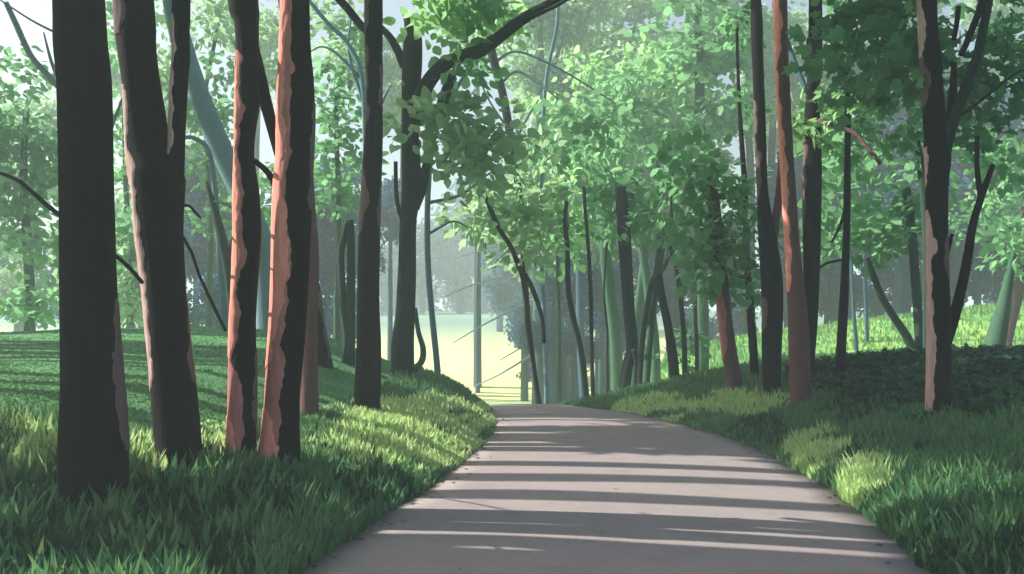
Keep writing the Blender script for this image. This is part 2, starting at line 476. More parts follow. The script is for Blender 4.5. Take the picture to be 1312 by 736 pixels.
T.limb([(326, 206), (338, 216), (348, 228), (356, 246)], 7, 9, B, 'branch', (.1, .4))
T.limb([(306, 272), (290, 262), (275, 258)], 5, 3, M['bark_green'], 'branch', (.1, .6))
T.top_crown(10.8, 2.6, M['leaf_mid'])
# --- D: salmon trunk
T = Tree('pine_tree', 'trunk with the broadest salmon bark, its right half black', base=(356, 602), Y=7.76)  # the salmon bark is sunlit edge light painted as strips
T.trunk([(0, 361, 397), (60, 359, 399), (100, 357, 401), (160, 356, 402), (200, 355, 401), (245, 352, 398), (330, 349, 397), (420, 346, 392), (490, 341, 386), (540, 336, 384), (575, 332, 384), (592, 330, 384)], B, top=12)
T.strip([(-60, 377), (0, 376), (40, 375), (80, 375), (92, 379), (112, 376), (150, 374), (200, 375), (235, 367), (260, 369), (300, 372), (335, 376), (365, 371), (392, 370), (420, 367), (440, 362), (455, 366), (480, 367), (500, 361), (530, 362), (560, 360), (595, 352)], 'l', M['edge_light_rust'])
T.strip([(-60, 373), (0, 372), (30, 366), (60, 366), (110, 367), (150, 365), (175, 370), (205, 364), (240, 362), (265, 368), (300, 371), (335, 374), (365, 370), (392, 365), (410, 360), (432, 354), (455, 350), (475, 341)], 'l', M['edge_light_salmon'], thick=.02)
T.strip([(520, 340), (540, 352), (560, 356), (580, 358), (604, 356)], 'l', M['edge_light_salmon'], thick=.02)
T.strip([(130, 401), (150, 400), (170, 398), (205, 395), (225, 398), (250, 394), (270, 396)], 'r', M['edge_light_mauve'])
T.top_crown(12.3, 3.2, M['leaf_mid'])
# --- E: mauve trunk just behind D
T = Tree('pine_tree', 'dull mauve trunk close behind the salmon one, lit on neither side', base=(396, 541))
T.trunk([(0, 376, 392), (120, 380, 396), (245, 388, 403), (330, 389, 409), (430, 387, 407), (500, 385, 408), (530, 383, 409)], M['bark_red'], top=12)
T.top_crown(12.5, 2.8, M['leaf_mid'])
# --- F: leaning black stem
T = Tree('leaning_tree', 'black stem leaning left behind the mauve trunk', base=(414, 469))
T.trunk([(150, 372, 382), (280, 384, 398), (375, 396, 411), (420, 401, 417), (462, 405, 425)], B, top=11)
T.strip([(372, 405), (400, 410), (430, 415), (462, 421)], 'r', M['edge_light_mauve'])
T.top_crown(11.3, 1.6, M['leaf_mid'])
# --- G
T = Tree('pine_tree', 'straight black trunk with wavy mauve edges, alone left of the bend', base=(471, 528))
T.trunk([(0, 467, 490), (60, 468, 490), (100, 470, 490), (140, 469, 490), (180, 467, 490), (245, 462, 489), (300, 459, 487), (380, 457, 486), (440, 457, 489), (500, 455, 488), (520, 454, 487)], B, top=12)
T.strip([(-40, 472), (0, 473), (25, 474), (40, 469), (60, 471), (85, 472), (120, 471), (150, 473), (185, 466), (215, 464), (240, 472), (262, 474), (290, 464), (310, 458)], 'l', M['edge_light_mauve'])
T.strip([(80, 490), (95, 486), (130, 485), (145, 490)], 'r', M['edge_light_mauve'])
T.strip([(235, 489), (255, 484), (285, 483), (305, 487)], 'r', M['edge_light_mauve'])
T.limb([(475, 45), (462, 32), (448, 14), (430, -6)], 9, 12, M['bark_green'], 'branch', (0, .6))
T.top_crown(12.3, 3.2, M['leaf_mid'])
# --- H: dark green branching tree
T = Tree('branching_tree', 'dark green tree on the bank end with a long limb arching right', base=(515, 481))
g = M['bark_green']
T.trunk([(12, 514, 518), (30, 518, 532), (45, 518, 540), (80, 516, 541), (120, 515, 538), (160, 514, 536), (205, 514, 538), (245, 514, 543), (280, 512, 534), (350, 510, 533), (400, 507, 532), (440, 502, 530), (472, 501, 530)], g, top=None)
T.limb([(525, 165), (538, 128), (556, 96), (580, 76), (612, 66), (640, 48), (668, 26), (700, 8), (735, -8)], 22, 10, g, 'limb', (0, -1.0))
T.limb([(655, 36), (682, 22), (712, 8), (728, -2)], 7, 4, g, 'branch', (-.7, -1.2))
T.limb([(519, 85), (508, 62), (498, 46), (484, 32)], 12, 9, g, 'branch', (0, .5))
T.limb([(528, 265), (540, 240), (547, 210)], 20, 10, g, 'branch', (0, -.2))
T.limb([(522, 282), (513, 275), (508, 250), (507, 207)], 6, 5, g, 'branch', (-.1, -.5))
T.limb([(532, 395), (536, 425), (542, 446), (541, 462), (531, 474)], 5, 9, M['bark_moss'], 'root', (0, -.3))
T.limb([(565, 140), (572, 115), (580, 95)], 15, 11, g, 'branch', (.4, 0))
T.crown([(570, 165, 68, 22), (612, 190, 45, 30), (524, 165, 34, 26), (640, 168, 28, 26), (592, 215, 48, 16), (560, 140, 30, 14)], M['leaf_sage'], .27, 1.0)
T.crown([(548, 16, 34, 22), (580, 30, 20, 12), (572, -14, 40, 18), (640, 12, 18, 10)], M['leaf_light'], .26, 1.1, name='foliage')
T.crown([(612, 12, 26, 18), (600, -8, 30, 12), (590, 160, 40, 9), (610, 205, 34, 10), (600, 90, 22, 14)], M['leaf_mid'], .26, 1.1, name='foliage')
# --- I: snag
T = Tree('snag', 'short bare hooked snag between the mauve trunk and the bend', base=(442, 465))
T.limb([(449, 294), (441, 306), (437, 322), (437, 350), (441, 400), (445, 435), (443, 455), (442, 475)], 10, 10, M['bark_olive'], 'trunk', (0, 0), 10)
# --- J: leaning stem behind fork
T = Tree('leaning_tree', 'thin dark stem leaning between the forked trunk and the salmon strip', base=(302, 430), Y=17.5)
T.trunk([(233, 262, 267), (260, 268, 277), (300, 277, 289), (345, 286, 298), (400, 293, 305), (425, 296, 309)], M['bark_olive'], top=None)
T.limb([(290, 340), (300, 300), (306, 272), (300, 255)], 5, 3, M['bark_olive'], 'branch', (0, .2))
# --- right side
T = Tree('slim_tree', 'thinnest black stem, leftmost of the right-hand cluster', base=(968, 486))
T.trunk([(36, 942, 946), (120, 944, 949), (200, 948, 955), (250, 951, 958), (330, 953, 961), (400, 957, 967), (470, 961, 972)], B, n=10, top=None)
T.crown([(950, 45, 16, 10), (946, 20, 14, 10), (955, 130, 14, 8)], M['leaf_mid'], .16)
T = Tree('pine_tree', 'black trunk with grey bark patches, left of the tall salmon one', base=(990, 506))  # left edge patches are reflected light painted as mauve strips
T.trunk([(28, 962, 977), (60, 963, 978), (120, 965, 980), (200, 968, 982), (245, 970, 984), (300, 972, 993), (350, 975, 1001), (400, 977, 1003), (450, 977, 1001), (495, 978, 1000)], B, top=10)
T.strip([(128, 966), (138, 972), (150, 971), (190, 970), (200, 976), (230, 976), (256, 972)], 'l', M['edge_light_mauve'])
T.strip([(380, 979), (395, 985), (410, 984), (425, 979)], 'l', M['edge_light_mauve'])
T.limb([(988, 330), (993, 290), (1000, 235), (1003, 195)], 12, 11, M['bark_red'], 'stem', (0, .2))
T.top_crown(11, 2.2, M['leaf_mid'])
T = Tree('pine_tree', 'tall salmon trunk of the right-hand cluster', base=(1026, 523))
T.trunk([(0, 991, 1009), (60, 993, 1010), (100, 994, 1011), (200, 999, 1016), (245, 1002, 1019), (330, 1007, 1026), (400, 1010, 1034), (450, 1011, 1037), (500, 1012, 1040)], M['bark_red'], top=12)
T.strip([(-40, 1001), (0, 1000), (30, 1003), (60, 1002), (90, 997), (140, 1001), (180, 1006), (220, 1010), (245, 1011), (280, 1011), (310, 1014), (350, 1015), (376, 1011)], 'l', M['edge_light_salmon'])
T.top_crown(12.8, 2.6, M['leaf_mid'])
T = Tree('pine_tree', 'straight black trunk right beside the tall salmon one', base=(1039, 492))
T.trunk([(0, 1037, 1053), (48, 1036, 1053), (52, 1033, 1053), (100, 1034, 1053), (118, 1034, 1045), (150, 1030, 1051), (200, 1030, 1052), (245, 1029, 1052), (300, 1029, 1051), (350, 1030, 1049), (420, 1030, 1047), (470, 1033, 1043)], B, top=11)
T.strip([(160, 1031), (180, 1034), (245, 1033), (290, 1031)], 'l', M['edge_light_mauve'])
T.limb([(1034, 118), (1020, 85), (1008, 50), (1000, 30)], 7, 5, M['bark_slate'], 'branch', (.3, 1.5))
T.limb([(1048, 345), (1058, 338), (1070, 335), (1084, 332)], 4, 3, B, 'branch', (0, .2))
T.crown([(1062, 140, 42, 26), (1110, 148, 48, 24), (1040, 165, 26, 9), (1150, 168, 34, 22), (1080, 172, 40, 14), (1165, 130, 24, 20)], M['leaf_mid'], .26, .7, SPIKY, 1.0)
T.crown([(1080, 140, 16, 9), (1028, 163, 16, 6)], M['leaf_light'], .22, .8, SPIKY, -.6, name='foliage')
T.limb([(1050, 155), (1064, 160), (1078, 164), (1096, 172), (1112, 190), (1128, 210)], 7, 4, M['bark_red'], 'branch', (-.2, -1.2))
T.top_crown(11.8, 2.6, M['leaf_mid'])
T = Tree('slim_tree', 'thin black trunk standing alone before the sunny meadow', base=(1077, 490))
T.trunk([(178, 1082, 1090), (245, 1081, 1090), (300, 1080, 1089), (380, 1076, 1087), (440, 1072, 1084), (475, 1070, 1083)], B, n=10, top=11)
T.limb([(1084, 262), (1076, 290), (1066, 310)], 4, 3, B, 'branch', (0, -.3))
T.top_crown(11.3, 1.4, M['leaf_mid'])
T = Tree('branching_tree', 'big forked black trunk on the dark mound at the right', base=(1203, 536))
T.trunk([(0, 1176, 1199), (40, 1178, 1201), (80, 1180, 1205), (120, 1182, 1208), (160, 1184, 1212), (200, 1185, 1217), (245, 1186, 1214), (330, 1188, 1214), (400, 1189, 1217), (500, 1188, 1218), (526, 1188, 1218)], B, top=11)
T.strip([(-20, 1178), (5, 1182), (30, 1186), (45, 1189), (60, 1184), (75, 1181)], 'l', M['edge_light_pale'])
T.strip([(72, 1183), (90, 1188), (105, 1194), (120, 1192), (140, 1184)], 'l', M['edge_light_mauve'])
T.strip([(188, 1188), (205, 1190), (230, 1189), (242, 1185)], 'l', M['edge_light_pale'])
T.strip([(268, 1189), (290, 1194), (318, 1203), (335, 1195), (380, 1196), (420, 1198), (450, 1202), (470, 1199), (500, 1198), (530, 1195)], 'l', M['edge_light_pale'])
T.strip([(300, 1214), (320, 1209), (345, 1211), (360, 1215)], 'r', M['edge_light_mauve'])
T.limb([(1206, 205), (1216, 165), (1221, 120), (1222, 80)], 16, 7, B, 'limb', (0, -.2))
T.limb([(1204, 232), (1214, 182), (1226, 142), (1250, 78), (1261, 30), (1270, -14)], 16, 10, g, 'limb', (0, -.5))
T.limb([(1231, 72), (1243, 44), (1257, 8), (1264, -12)], 8, 8, B, 'branch', (-.3, -.7))
T.limb([(1222, 52), (1226, 30), (1228, 8)], 6, 7, B, 'branch', (-.1, -.3))
T.limb([(1228, 150), (1262, 125), (1296, 98), (1330, 80)], 4, 3, g, 'branch', (-.2, -.8))
T.limb([(1208, 446), (1224, 400), (1238, 340), (1246, 290), (1258, 250), (1272, 212)], 17, 7, B, 'limb', (0, .5))
T.limb([(1257, 255), (1252, 215), (1252, 175)], 8, 6, B, 'branch', (.4, .5))
T.limb([(1212, 330), (1217, 312), (1220, 300)], 6, 4, B, 'branch', (0, -.1))
T.crown([(1120, 36, 62, 18), (1108, 84, 66, 18), (1138, 108, 44, 14), (1096, 62, 40, 14), (1268, 84, 48, 22), (1296, 66, 34, 16), (1246, 116, 34, 18), (1254, 162, 32, 16), (1150, 10, 50, 14), (1275, 6, 30, 12), (1160, 70, 34, 16)], M['leaf_dark'], .26, .5, SPIKY, 1.5)
T.top_crown(10.5, 3.0, M['leaf_dark'])
T = Tree('curved_tree', 'slim dark green trunk bowing left behind the big forked one', base=(1190, 474), Y=19)
T.trunk([(0, 1118, 1132), (40, 1126, 1138), (80, 1140, 1150), (117, 1152, 1161), (160, 1165, 1174), (240, 1178, 1189), (330, 1182, 1194), (460, 1182, 1196)], M['bark_olive'], n=10, top=12)
T.crown([(1120, -20, 70, 24), (1190, 190, 30, 20), (1235, 190, 40, 12), (1285, 192, 34, 10), (1290, 214, 28, 8)], M['leaf_mid'], .2)
T.top_crown(12.5, 1.6, M['leaf_mid'])
T = Tree('twin_tree', 'olive trunk with a leaning side stem before the meadow', base=(1180, 470), Y=21.5)
T.trunk([(240, 1156, 1166), (300, 1163, 1174), (350, 1166, 1178), (400, 1170, 1182), (440, 1172, 1186), (466, 1171, 1192)], M['bark_olive'], n=10, top=None)
T.limb([(1178, 466), (1162, 432), (1146, 408), (1130, 382), (1120, 356), (1111, 332)], 12, 8, M['bark_olive'], 'limb', (0, -.3))
T.crown([(1088, 225, 40, 24), (1132, 268, 50, 28), (1082, 296, 34, 18), (1150, 305, 34, 22), (1170, 236, 28, 18), (1116, 318, 34, 16), (1074, 262, 16, 20), (1100, 205, 30, 14), (1068, 310, 18, 12)], M['leaf_mid'], .27, .8)
T.crown([(1160, 262, 36, 14), (1175, 285, 20, 14)], M['leaf_dark'], .2, name='foliage')
T = Tree('curved_tree', 'mauve leaning trunk at the right edge of the view', base=(1290, 454))
T.trunk([(120, 1346, 1364), (250, 1315, 1332), (300, 1305, 1322), (370, 1295, 1312), (430, 1286, 1298), (448, 1284, 1296)], M['bark_red'], n=12, top=8)
T.crown([(1292, 268, 24, 26), (1300, 312, 24, 18), (1262, 300, 16, 9), (1245, 275, 20, 9), (1310, 340, 20, 12), (1340, 280, 30, 40)], M['leaf_mid'], .28, 1.0)
T.crown([(1268, 256, 12, 9)], M['leaf_light'], .2, name='foliage')
T.top_crown(8, 1.3, M['leaf_mid'])
T = Tree('curved_tree', 'pale green mossy trunk leaning right beside the mauve one', base=(1268, 456), Y=24)
T.trunk([(322, 1296, 1303), (350, 1289, 1299), (400, 1275, 1293), (440, 1262, 1288), (452, 1256, 1287)], M['bark_moss'], n=12, top=None)
T.crown([(1300, 318, 18, 14, .3), (1316, 300, 22, 18, .3)], M['leaf_mid'], .28, 1.0)
T = Tree('leaning_tree', 'reddish trunk leaning left beside the right verge', base=(943, 504))
T.trunk([(215, 904, 915), (270, 907, 924), (330, 912, 930), (400, 919, 937), (450, 925, 944), (490, 931, 951)], M['bark_red'], n=12, top=None)
T.strip([(372, 923), (385, 929), (410, 931), (440, 932), (460, 928)], 'l', M['edge_light_rust'])
T.crown([(908, 222, 34, 22, -.5), (905, 238, 56, 30), (860, 232, 44, 26), (930, 262, 34, 18), (892, 285, 38, 18), (922, 322, 36, 9), (948, 300, 24, 10), (916, 348, 20, 9), (884, 306, 40, 12), (940, 368, 26, 6)], M['leaf_mid'], .25, 1.0)

# slim stems across the bend: (label, base px, base py or depth, [(px,py)..top last], w0, w1, bark)
def slim(label, base, pts, w0, w1, mat, Y=None, cl=None, lm='leaf_mid', leaf=.2, dens=.9, name='slim_tree', extra=()):
    T = Tree(name, label, base=base, Y=Y)
    bottom = at(base[0], base[1], T.Y)
    T.limb([(base[0], base[1] + 14)] + pts, w0, w1, mat, 'trunk', (0, 0), 9)
    for e in extra: T.limb(e[0], e[1], e[2], mat, 'branch', (0, -.3))
    if cl: T.crown(cl, M[lm], leaf, dens, dy=1.1)
    return T
slim('dark charcoal stem curving up at the left of the slim group', (752, 506), [(745, 455), (735, 410), (728, 370), (727, 320), (724, 285), (726, 258)], 9, 5, M['bark_green'], 23.5, [(722, 292, 26, 20), (700, 195, 30, 12), (728, 176, 52, 30), (752, 160, 30, 20)], 'leaf_mid', .3)
slim('thin straight dark stem just right of the curved charcoal one', (760, 506), [(758, 450), (757, 380), (754, 320), (750, 270), (748, 240)], 6, 4, M['bark_green'], 23)
slim('hair-thin dark stem rising to pale leaves', (779, 504), [(778, 460), (778, 420), (774, 370), (778, 310)], 3, 2, M['bark_green'], 24)
slim('stout dark split trunk with a mossy upper stem', (798, 503), [(804, 470), (810, 445), (806, 400), (802, 340), (798, 280), (796, 240)], 15, 16, M['bark_green'], 24.5,
     [(826, 250, 62, 34), (800, 285, 44, 22), (770, 262, 28, 14), (838, 292, 40, 20), (776, 236, 24, 10)], 'leaf_mid', .3, 1.1,
     extra=[([(816, 505), (817, 470), (812, 448)], 9, 7)])
slim('bright mossy green trunk beside the split one', (826, 503), [(832, 440), (838, 380), (845, 330), (848, 280)], 9, 12, M['bark_moss'], 24)
slim('dark plum stem with a crooked side branch', (818, 502), [(822, 450), (828, 400), (836, 360), (850, 345), (858, 320), (860, 280), (858, 240)], 8, 4, M['bark_grey'], 23)
slim('thick charcoal stem leaning left near the verge', (866, 500), [(862, 460), (856, 420), (848, 380), (844, 350)], 14, 9, M['bark_green'], 22.5)
slim('olive bowed stem right of the charcoal one', (877, 500), [(877, 450), (874, 400), (868, 350), (858, 310), (852, 280)], 7, 5, M['bark_olive'], 23, [(872, 455, 18, 6), (886, 432, 18, 5)], 'leaf_mid', .18)
slim('thin mauve stem before the bright meadow', (893, 500), [(893, 450), (891, 400), (891, 340), (893, 290)], 6, 4, M['bark_red'], 23)
slim('wide hazy green trunk behind the slim group', (790, 470), [(788, 430), (782, 380), (776, 330), (776, 280), (780, 220)], 16, 14, M['bark_moss'], 34, [(770, 205, 60, 40), (800, 150, 50, 40)], 'leaf_mid', .3)
slim('narrower hazy green trunk right of the wide one behind the slim group', (840, 470), [(838, 430), (830, 370), (822, 310), (820, 250)], 13, 10, M['bark_moss'], 33, [(840, 170, 62, 50), (800, 120, 40, 24)], 'leaf_mid', .3)
T = slim('crooked black twiggy sapling at the left of the bend', (692, 513), [(684, 470), (676, 420), (674, 385), (668, 350), (655, 318), (640, 294), (626, 262), (610, 226)], 6, 6, M['bark_black'], 22.5, [(648, 240, 40, 36), (640, 290, 44, 22), (690, 262, 44, 40), (670, 210, 34, 24), (612, 285, 18, 12), (672, 330, 30, 22)], 'leaf_sage', .32, 1.0, 'sapling')
T.limb([(672, 352), (682, 370), (690, 392), (695, 412), (697, 440)], 7, 5, B, 'branch', (0, -.4))
T.limb([(672, 352), (670, 336), (668, 326)], 4, 2, B, 'branch', (0, .2))
T.limb([(668, 352), (660, 335), (655, 318)], 4, 2, B, 'branch', (0, .4))
T = Tree('snag', 'dark crooked trunk hanging high among pale leaves above the bend', base=(664, 512), Y=25)
T.limb([(690, 530), (684, 470), (677, 410), (673, 350), (668, 270), (660, 215), (656, 190), (646, 130), (636, 90), (628, 60)], 5, 12, M['bark_green'], 'trunk', (0, 0), 9)
for bp in ([(634, 80), (660, 66), (700, 80), (745, 105), (784, 130)], [(640, 110), (662, 92), (690, 108), (716, 128)], [(650, 160), (640, 150), (622, 120), (612, 90)], [(656, 190), (676, 150), (690, 128)]):
    T.limb(bp, 4, 2, M['bark_bluegrey'], 'branch', (0, -.6), 6)

def bright_tree(label, base, Y, pts, w, cl, lm, leaf=.28, dens=.9, extra=None, mat='bark_moss'):
    T = Tree('leafy_tree', label, base=base, Y=Y)
    T.limb([(base[0], base[1] + 25)] + pts, w, w * .5, M[mat], 'trunk', (0, 0), 9)
    T.crown(cl, M[lm], leaf, dens)
    if extra: T.crown(extra[1], M[extra[0]], leaf, dens, name='foliage')
    return T
bright_tree('sunlit yellow-green tree in the middle of the far canopy', (812, 480), 36, [(815, 420), (830, 300), (845, 200), (850, 110)], 12,
            [(842, 92, 48, 12), (886, 108, 34, 16), (850, 122, 32, 14), (812, 80, 24, 9), (755, 92, 16, 10), (706, 140, 24, 12), (745, 142, 14, 8), (880, 82, 26, 9)], 'leaf_light', .38, 1.0)
bright_tree('yellow-green drooping tree above the bend', (716, 480), 30, [(716, 420), (714, 330), (712, 240)], 7,
            [(716, 236, 40, 14), (705, 262, 36, 12), (722, 288, 18, 24), (724, 322, 14, 22), (760, 226, 22, 9), (690, 286, 20, 10)], 'leaf_light', .34, 1.0)
bright_tree('hazy spruce with flat layered boughs, right of centre', (900, 470), 34, [(900, 400), (898, 250), (896, 100), (893, -30)], 18,
            [(888, 22, 46, 12), (872, 48, 50, 12), (900, 62, 40, 10), (915, 66, 32, 8), (868, 76, 36, 5), (914, 140, 42, 14), (905, 155, 30, 12), (880, 95, 30, 7), (924, 66, 22, 6), (895, -4, 40, 14), (925, 148, 22, 10)], 'leaf_mid', .4, 1.1)
bright_tree('big mid-green tree behind the widest trunk at the left', (36, 440), 28, [(38, 380), (34, 300), (30, 220), (34, 140)], 14,
            [(24, 100, 34, 30), (16, 160, 40, 22), (62, 190, 22, 40), (28, 215, 40, 28), (40, 262, 40, 34), (60, 325, 20, 44), (16, 315, 17, 26), (44, 390, 26, 9), (24, 395, 14, 8), (8, 282, 14, 34), (66, 385, 14, 14), (-30, 200, 50, 110)], 'leaf_mid', .28, 1.2)
bright_tree('green tree showing between the widest and the forked trunk', (168, 440), 33, [(166, 380), (164, 300), (160, 200), (158, 120)], 10,
            [(158, 160, 22, 34), (168, 225, 20, 44), (166, 290, 22, 40), (150, 60, 14, 18), (150, 20, 12, 16), (160, 350, 28, 50)], 'leaf_mid', .29, 1.2, ('leaf_sage', [(165, 340, 26, 60), (160, 400, 26, 24)]))
bright_tree('green tree showing between the fork and the salmon strips', (268, 440), 32, [(268, 380), (270, 300), (268, 220), (262, 130), (280, 30)], 9,
            [(252, 130, 20, 30), (284, 150, 22, 34), (262, 205, 24, 24), (280, 240, 24, 24), (264, 290, 17, 10), (290, 90, 18, 20), (268, 170, 20, 20)], 'leaf_mid', .29, 1.2, ('leaf_sage', [(262, 28, 26, 26), (288, 20, 18, 30), (205, 80, 12, 90), (345, 60, 14, 80), (212, 150, 10, 60)]))
bright_tree('dense green tree left of the straight wavy-edged trunk', (432, 440), 28, [(432, 380), (434, 300), (432, 200), (430, 100)], 10,
            [(430, 88, 20, 15), (428, 130, 30, 26), (444, 160, 24, 26), (418, 190, 18, 34), (446, 215, 22, 26), (444, 262, 20, 20), (414, 244, 14, 16), (330, 240, 20, 40), (336, 290, 10, 14)], 'leaf_mid', .29, 1.2, ('leaf_sage', [(432, 40, 34, 26), (418, 14, 30, 20), (455, 60, 18, 18)]))

# ---- hazy far trees: one prototype mesh per kind, copied
def proto(lm, seed, bark_, tall=1.0):
    rg = random.Random(seed); cl = []
    for i in range(11):
        a = rg.uniform(0, 6.28); q = rg.uniform(.1, .75)
        cl.append((math.cos(a) * q, math.sin(a) * q * .8, rg.uniform(-.75, .75) * tall, rg.uniform(.28, .5), rg.uniform(.28, .5), rg.uniform(.16, .3) * tall, 26))
    crown = leaf_mesh('crown', leaf_arrays(cl, .085, seed, 20, LEAF, .6, 2.4), M[lm])
    V, f = tube_arrays([(0, 0, .5), (.04, 0, -.3), (-.03, 0, -1.2), (0, 0, -2.2), (0, 0, -3.6)], [.02, .05, .07, .085, .11], 8, 4, .06, True, seed)
    V2, f2 = tube_arrays([(-.02, 0, -.9), (.25, .05, -.35), (.45, .05, .25)], [.05, .035, .012], 6, 3, .05, False, seed)
    V3, f3 = tube_arrays([(0, 0, -.7), (-.25, -.05, -.2), (-.4, .02, .3)], [.045, .03, .012], 6, 3, .05, False, seed)
    trunk = faces_mesh('trunk', V, f, M[bark_])
    l1 = faces_mesh('limb', V2, f2, M[bark_]); l2 = faces_mesh('limb', V3, f3, M[bark_])
    return [('crown', crown), ('trunk', trunk), ('limb', l1), ('limb', l2)]
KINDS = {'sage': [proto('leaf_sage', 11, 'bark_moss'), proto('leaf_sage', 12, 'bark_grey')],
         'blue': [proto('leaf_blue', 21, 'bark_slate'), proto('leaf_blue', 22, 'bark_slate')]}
FAR = [  # kind, px, py, radius px, depth
    ('sage', 690, 50, 90, 50), ('sage', 790, 40, 90, 58), ('sage', 770, 150, 84, 55), ('sage', 860, 120, 80, 60),
    ('sage', 960, 90, 84, 54), ('sage', 1070, 60, 90, 56), ('sage', 1010, 190, 60, 62), ('sage', 700, 200, 70, 52), ('sage', 690, 300, 74, 50),
    ('sage', 472, 70, 50, 58), ('sage', 672, 255, 56, 56), ('sage', 780, 320, 74, 56), ('sage', 1160, 40, 76, 60), ('sage', 1230, 100, 60, 58), ('sage', 1300, 30, 60, 60),
    ('sage', 160, 90, 44, 62), ('sage', 330, 60, 56, 60), ('sage', 870, 230, 84, 60), ('sage', 730, 110, 80, 62), ('sage', 516, 110, 60, 60), ('sage', 900, 30, 80, 52), ('sage', 990, 60, 80, 58), ('sage', 170, 300, 50, 50), ('sage', 820, 260, 80, 62), ('sage', 220, 120, 44, 58), ('sage', 612, 20, 60, 62), ('sage', 40, 190, 70, 52), ('sage', 110, 320, 60, 50), ('sage', 20, 330, 44, 56), ('sage', 268, 210, 60, 54),
    ('blue', 285, 330, 76, 45), ('blue', 420, 320, 66, 46), ('blue', 355, 330, 70, 45), ('blue', 225, 330, 60, 46), ('blue', 290, 400, 50, 45), ('blue', 440, 400, 36, 45), ('blue', 360, 400, 56, 45), ('blue', 430, 250, 50, 48), ('blue', 470, 330, 36, 49),
    ('blue', 1090, 230, 90, 50), ('blue', 1200, 240, 100, 48), ('blue', 1290, 210, 90, 50), ('blue', 1010, 280, 70, 51), ('blue', 1250, 320, 70, 54), ('blue', 1130, 320, 60, 55), ('blue', 1290, 340, 60, 56),
    ('blue', 930, 330, 56, 53), ('blue', 860, 350, 56, 54), ('blue', 735, 400, 44, 46), ('blue', 720, 350, 46, 47), ('blue', 770, 380, 40, 50), ('blue', 820, 380, 44, 52), ('blue', 612, 300, 34, 60), ('blue', 500, 270, 44, 57), ('blue', 1160, 170, 80, 51), ('blue', 1060, 360, 50, 57), ('blue', 960, 380, 40, 60), ('blue', 590, 330, 60, 130), ('blue', 650, 330, 64, 125), ('blue', 540, 330, 56, 128), ('blue', 700, 400, 50, 110), ('blue', 500, 360, 50, 120), ('blue', 620, 280, 60, 135),
    ('blue', 740, 440, 36, 45), ('blue', 700, 440, 34, 46), ('blue', 790, 420, 40, 51), ('blue', 1080, 300, 70, 48), ('blue', 1150, 270, 80, 47), ('blue', 1230, 280, 70, 49), ('blue', 1300, 270, 70, 48), ('blue', 1020, 340, 56, 50), ('blue', 30, 360, 60, 60), ('blue', 120, 380, 50, 57), ('blue', 180, 370, 50, 55),
    ('blue', 165, 398, 42, 40), ('blue', 215, 395, 44, 39), ('blue', 275, 398, 46, 38), ('blue', 330, 395, 44, 39), ('blue', 385, 400, 44, 38), ('blue', 440, 410, 40, 40), ('blue', 110, 405, 40, 41),
    ('blue', 480, 398, 50, 150), ('blue', 540, 402, 48, 155), ('blue', 595, 405, 44, 150), ('blue', 645, 398, 50, 145), ('blue', 690, 402, 44, 150), ('blue', 1010, 390, 44, 58), ('blue', 1125, 375, 46, 60), ('blue', 1195, 380, 48, 60), ('blue', 1300, 372, 40, 62), ('blue', 950, 420, 34, 66), ('blue', 890, 425, 34, 68),
    ('blue', 676, 425, 42, 64), ('blue', 662, 365, 46, 80), ('blue', 640, 300, 50, 92), ('blue', 700, 470, 34, 58),
    ('blue', 250, 260, 60, 45), ('blue', 400, 270, 60, 45)]
def far_tree(kind, px, py, r, Y, i):
    P = KINDS[kind][i % 2]
    c = at(px, py, Y); s_ = r / F * Y
    gz = tz(c.x, c.y)
    name = 'hazy_tree'
    root = empty(name, (c.x, c.y, gz), FARLAB[kind], 'tree', FARGRP[kind])
    rot = (i * 2.4) % 6.28
    for nm, me in P:
        o = bpy.data.objects.new(nm, me); COL.objects.link(o); o.parent = root
        if nm == 'crown':
            o.location = (0, 0, c.z - gz); o.scale = (s_, s_, s_)
            o.rotation_euler = (0, 0, rot)
        else:
            hgt = (c.z - gz + .4) / 3.4
            o.location = (0, 0, c.z - gz)
            o.scale = (s_ * .9, s_ * .9, hgt if nm == 'trunk' else s_)
            o.rotation_euler = (0, 0, rot)
FARLAB = {'sage': 'pale grey-green tree fading into the mist behind the bend', 'blue': 'slate blue tree silhouette dissolving in the distant mist'}
FARGRP = {'sage': 'pale green trees in the mist', 'blue': 'slate blue trees in the far mist'}
for i, a in enumerate(FAR): far_tree(*a, i)

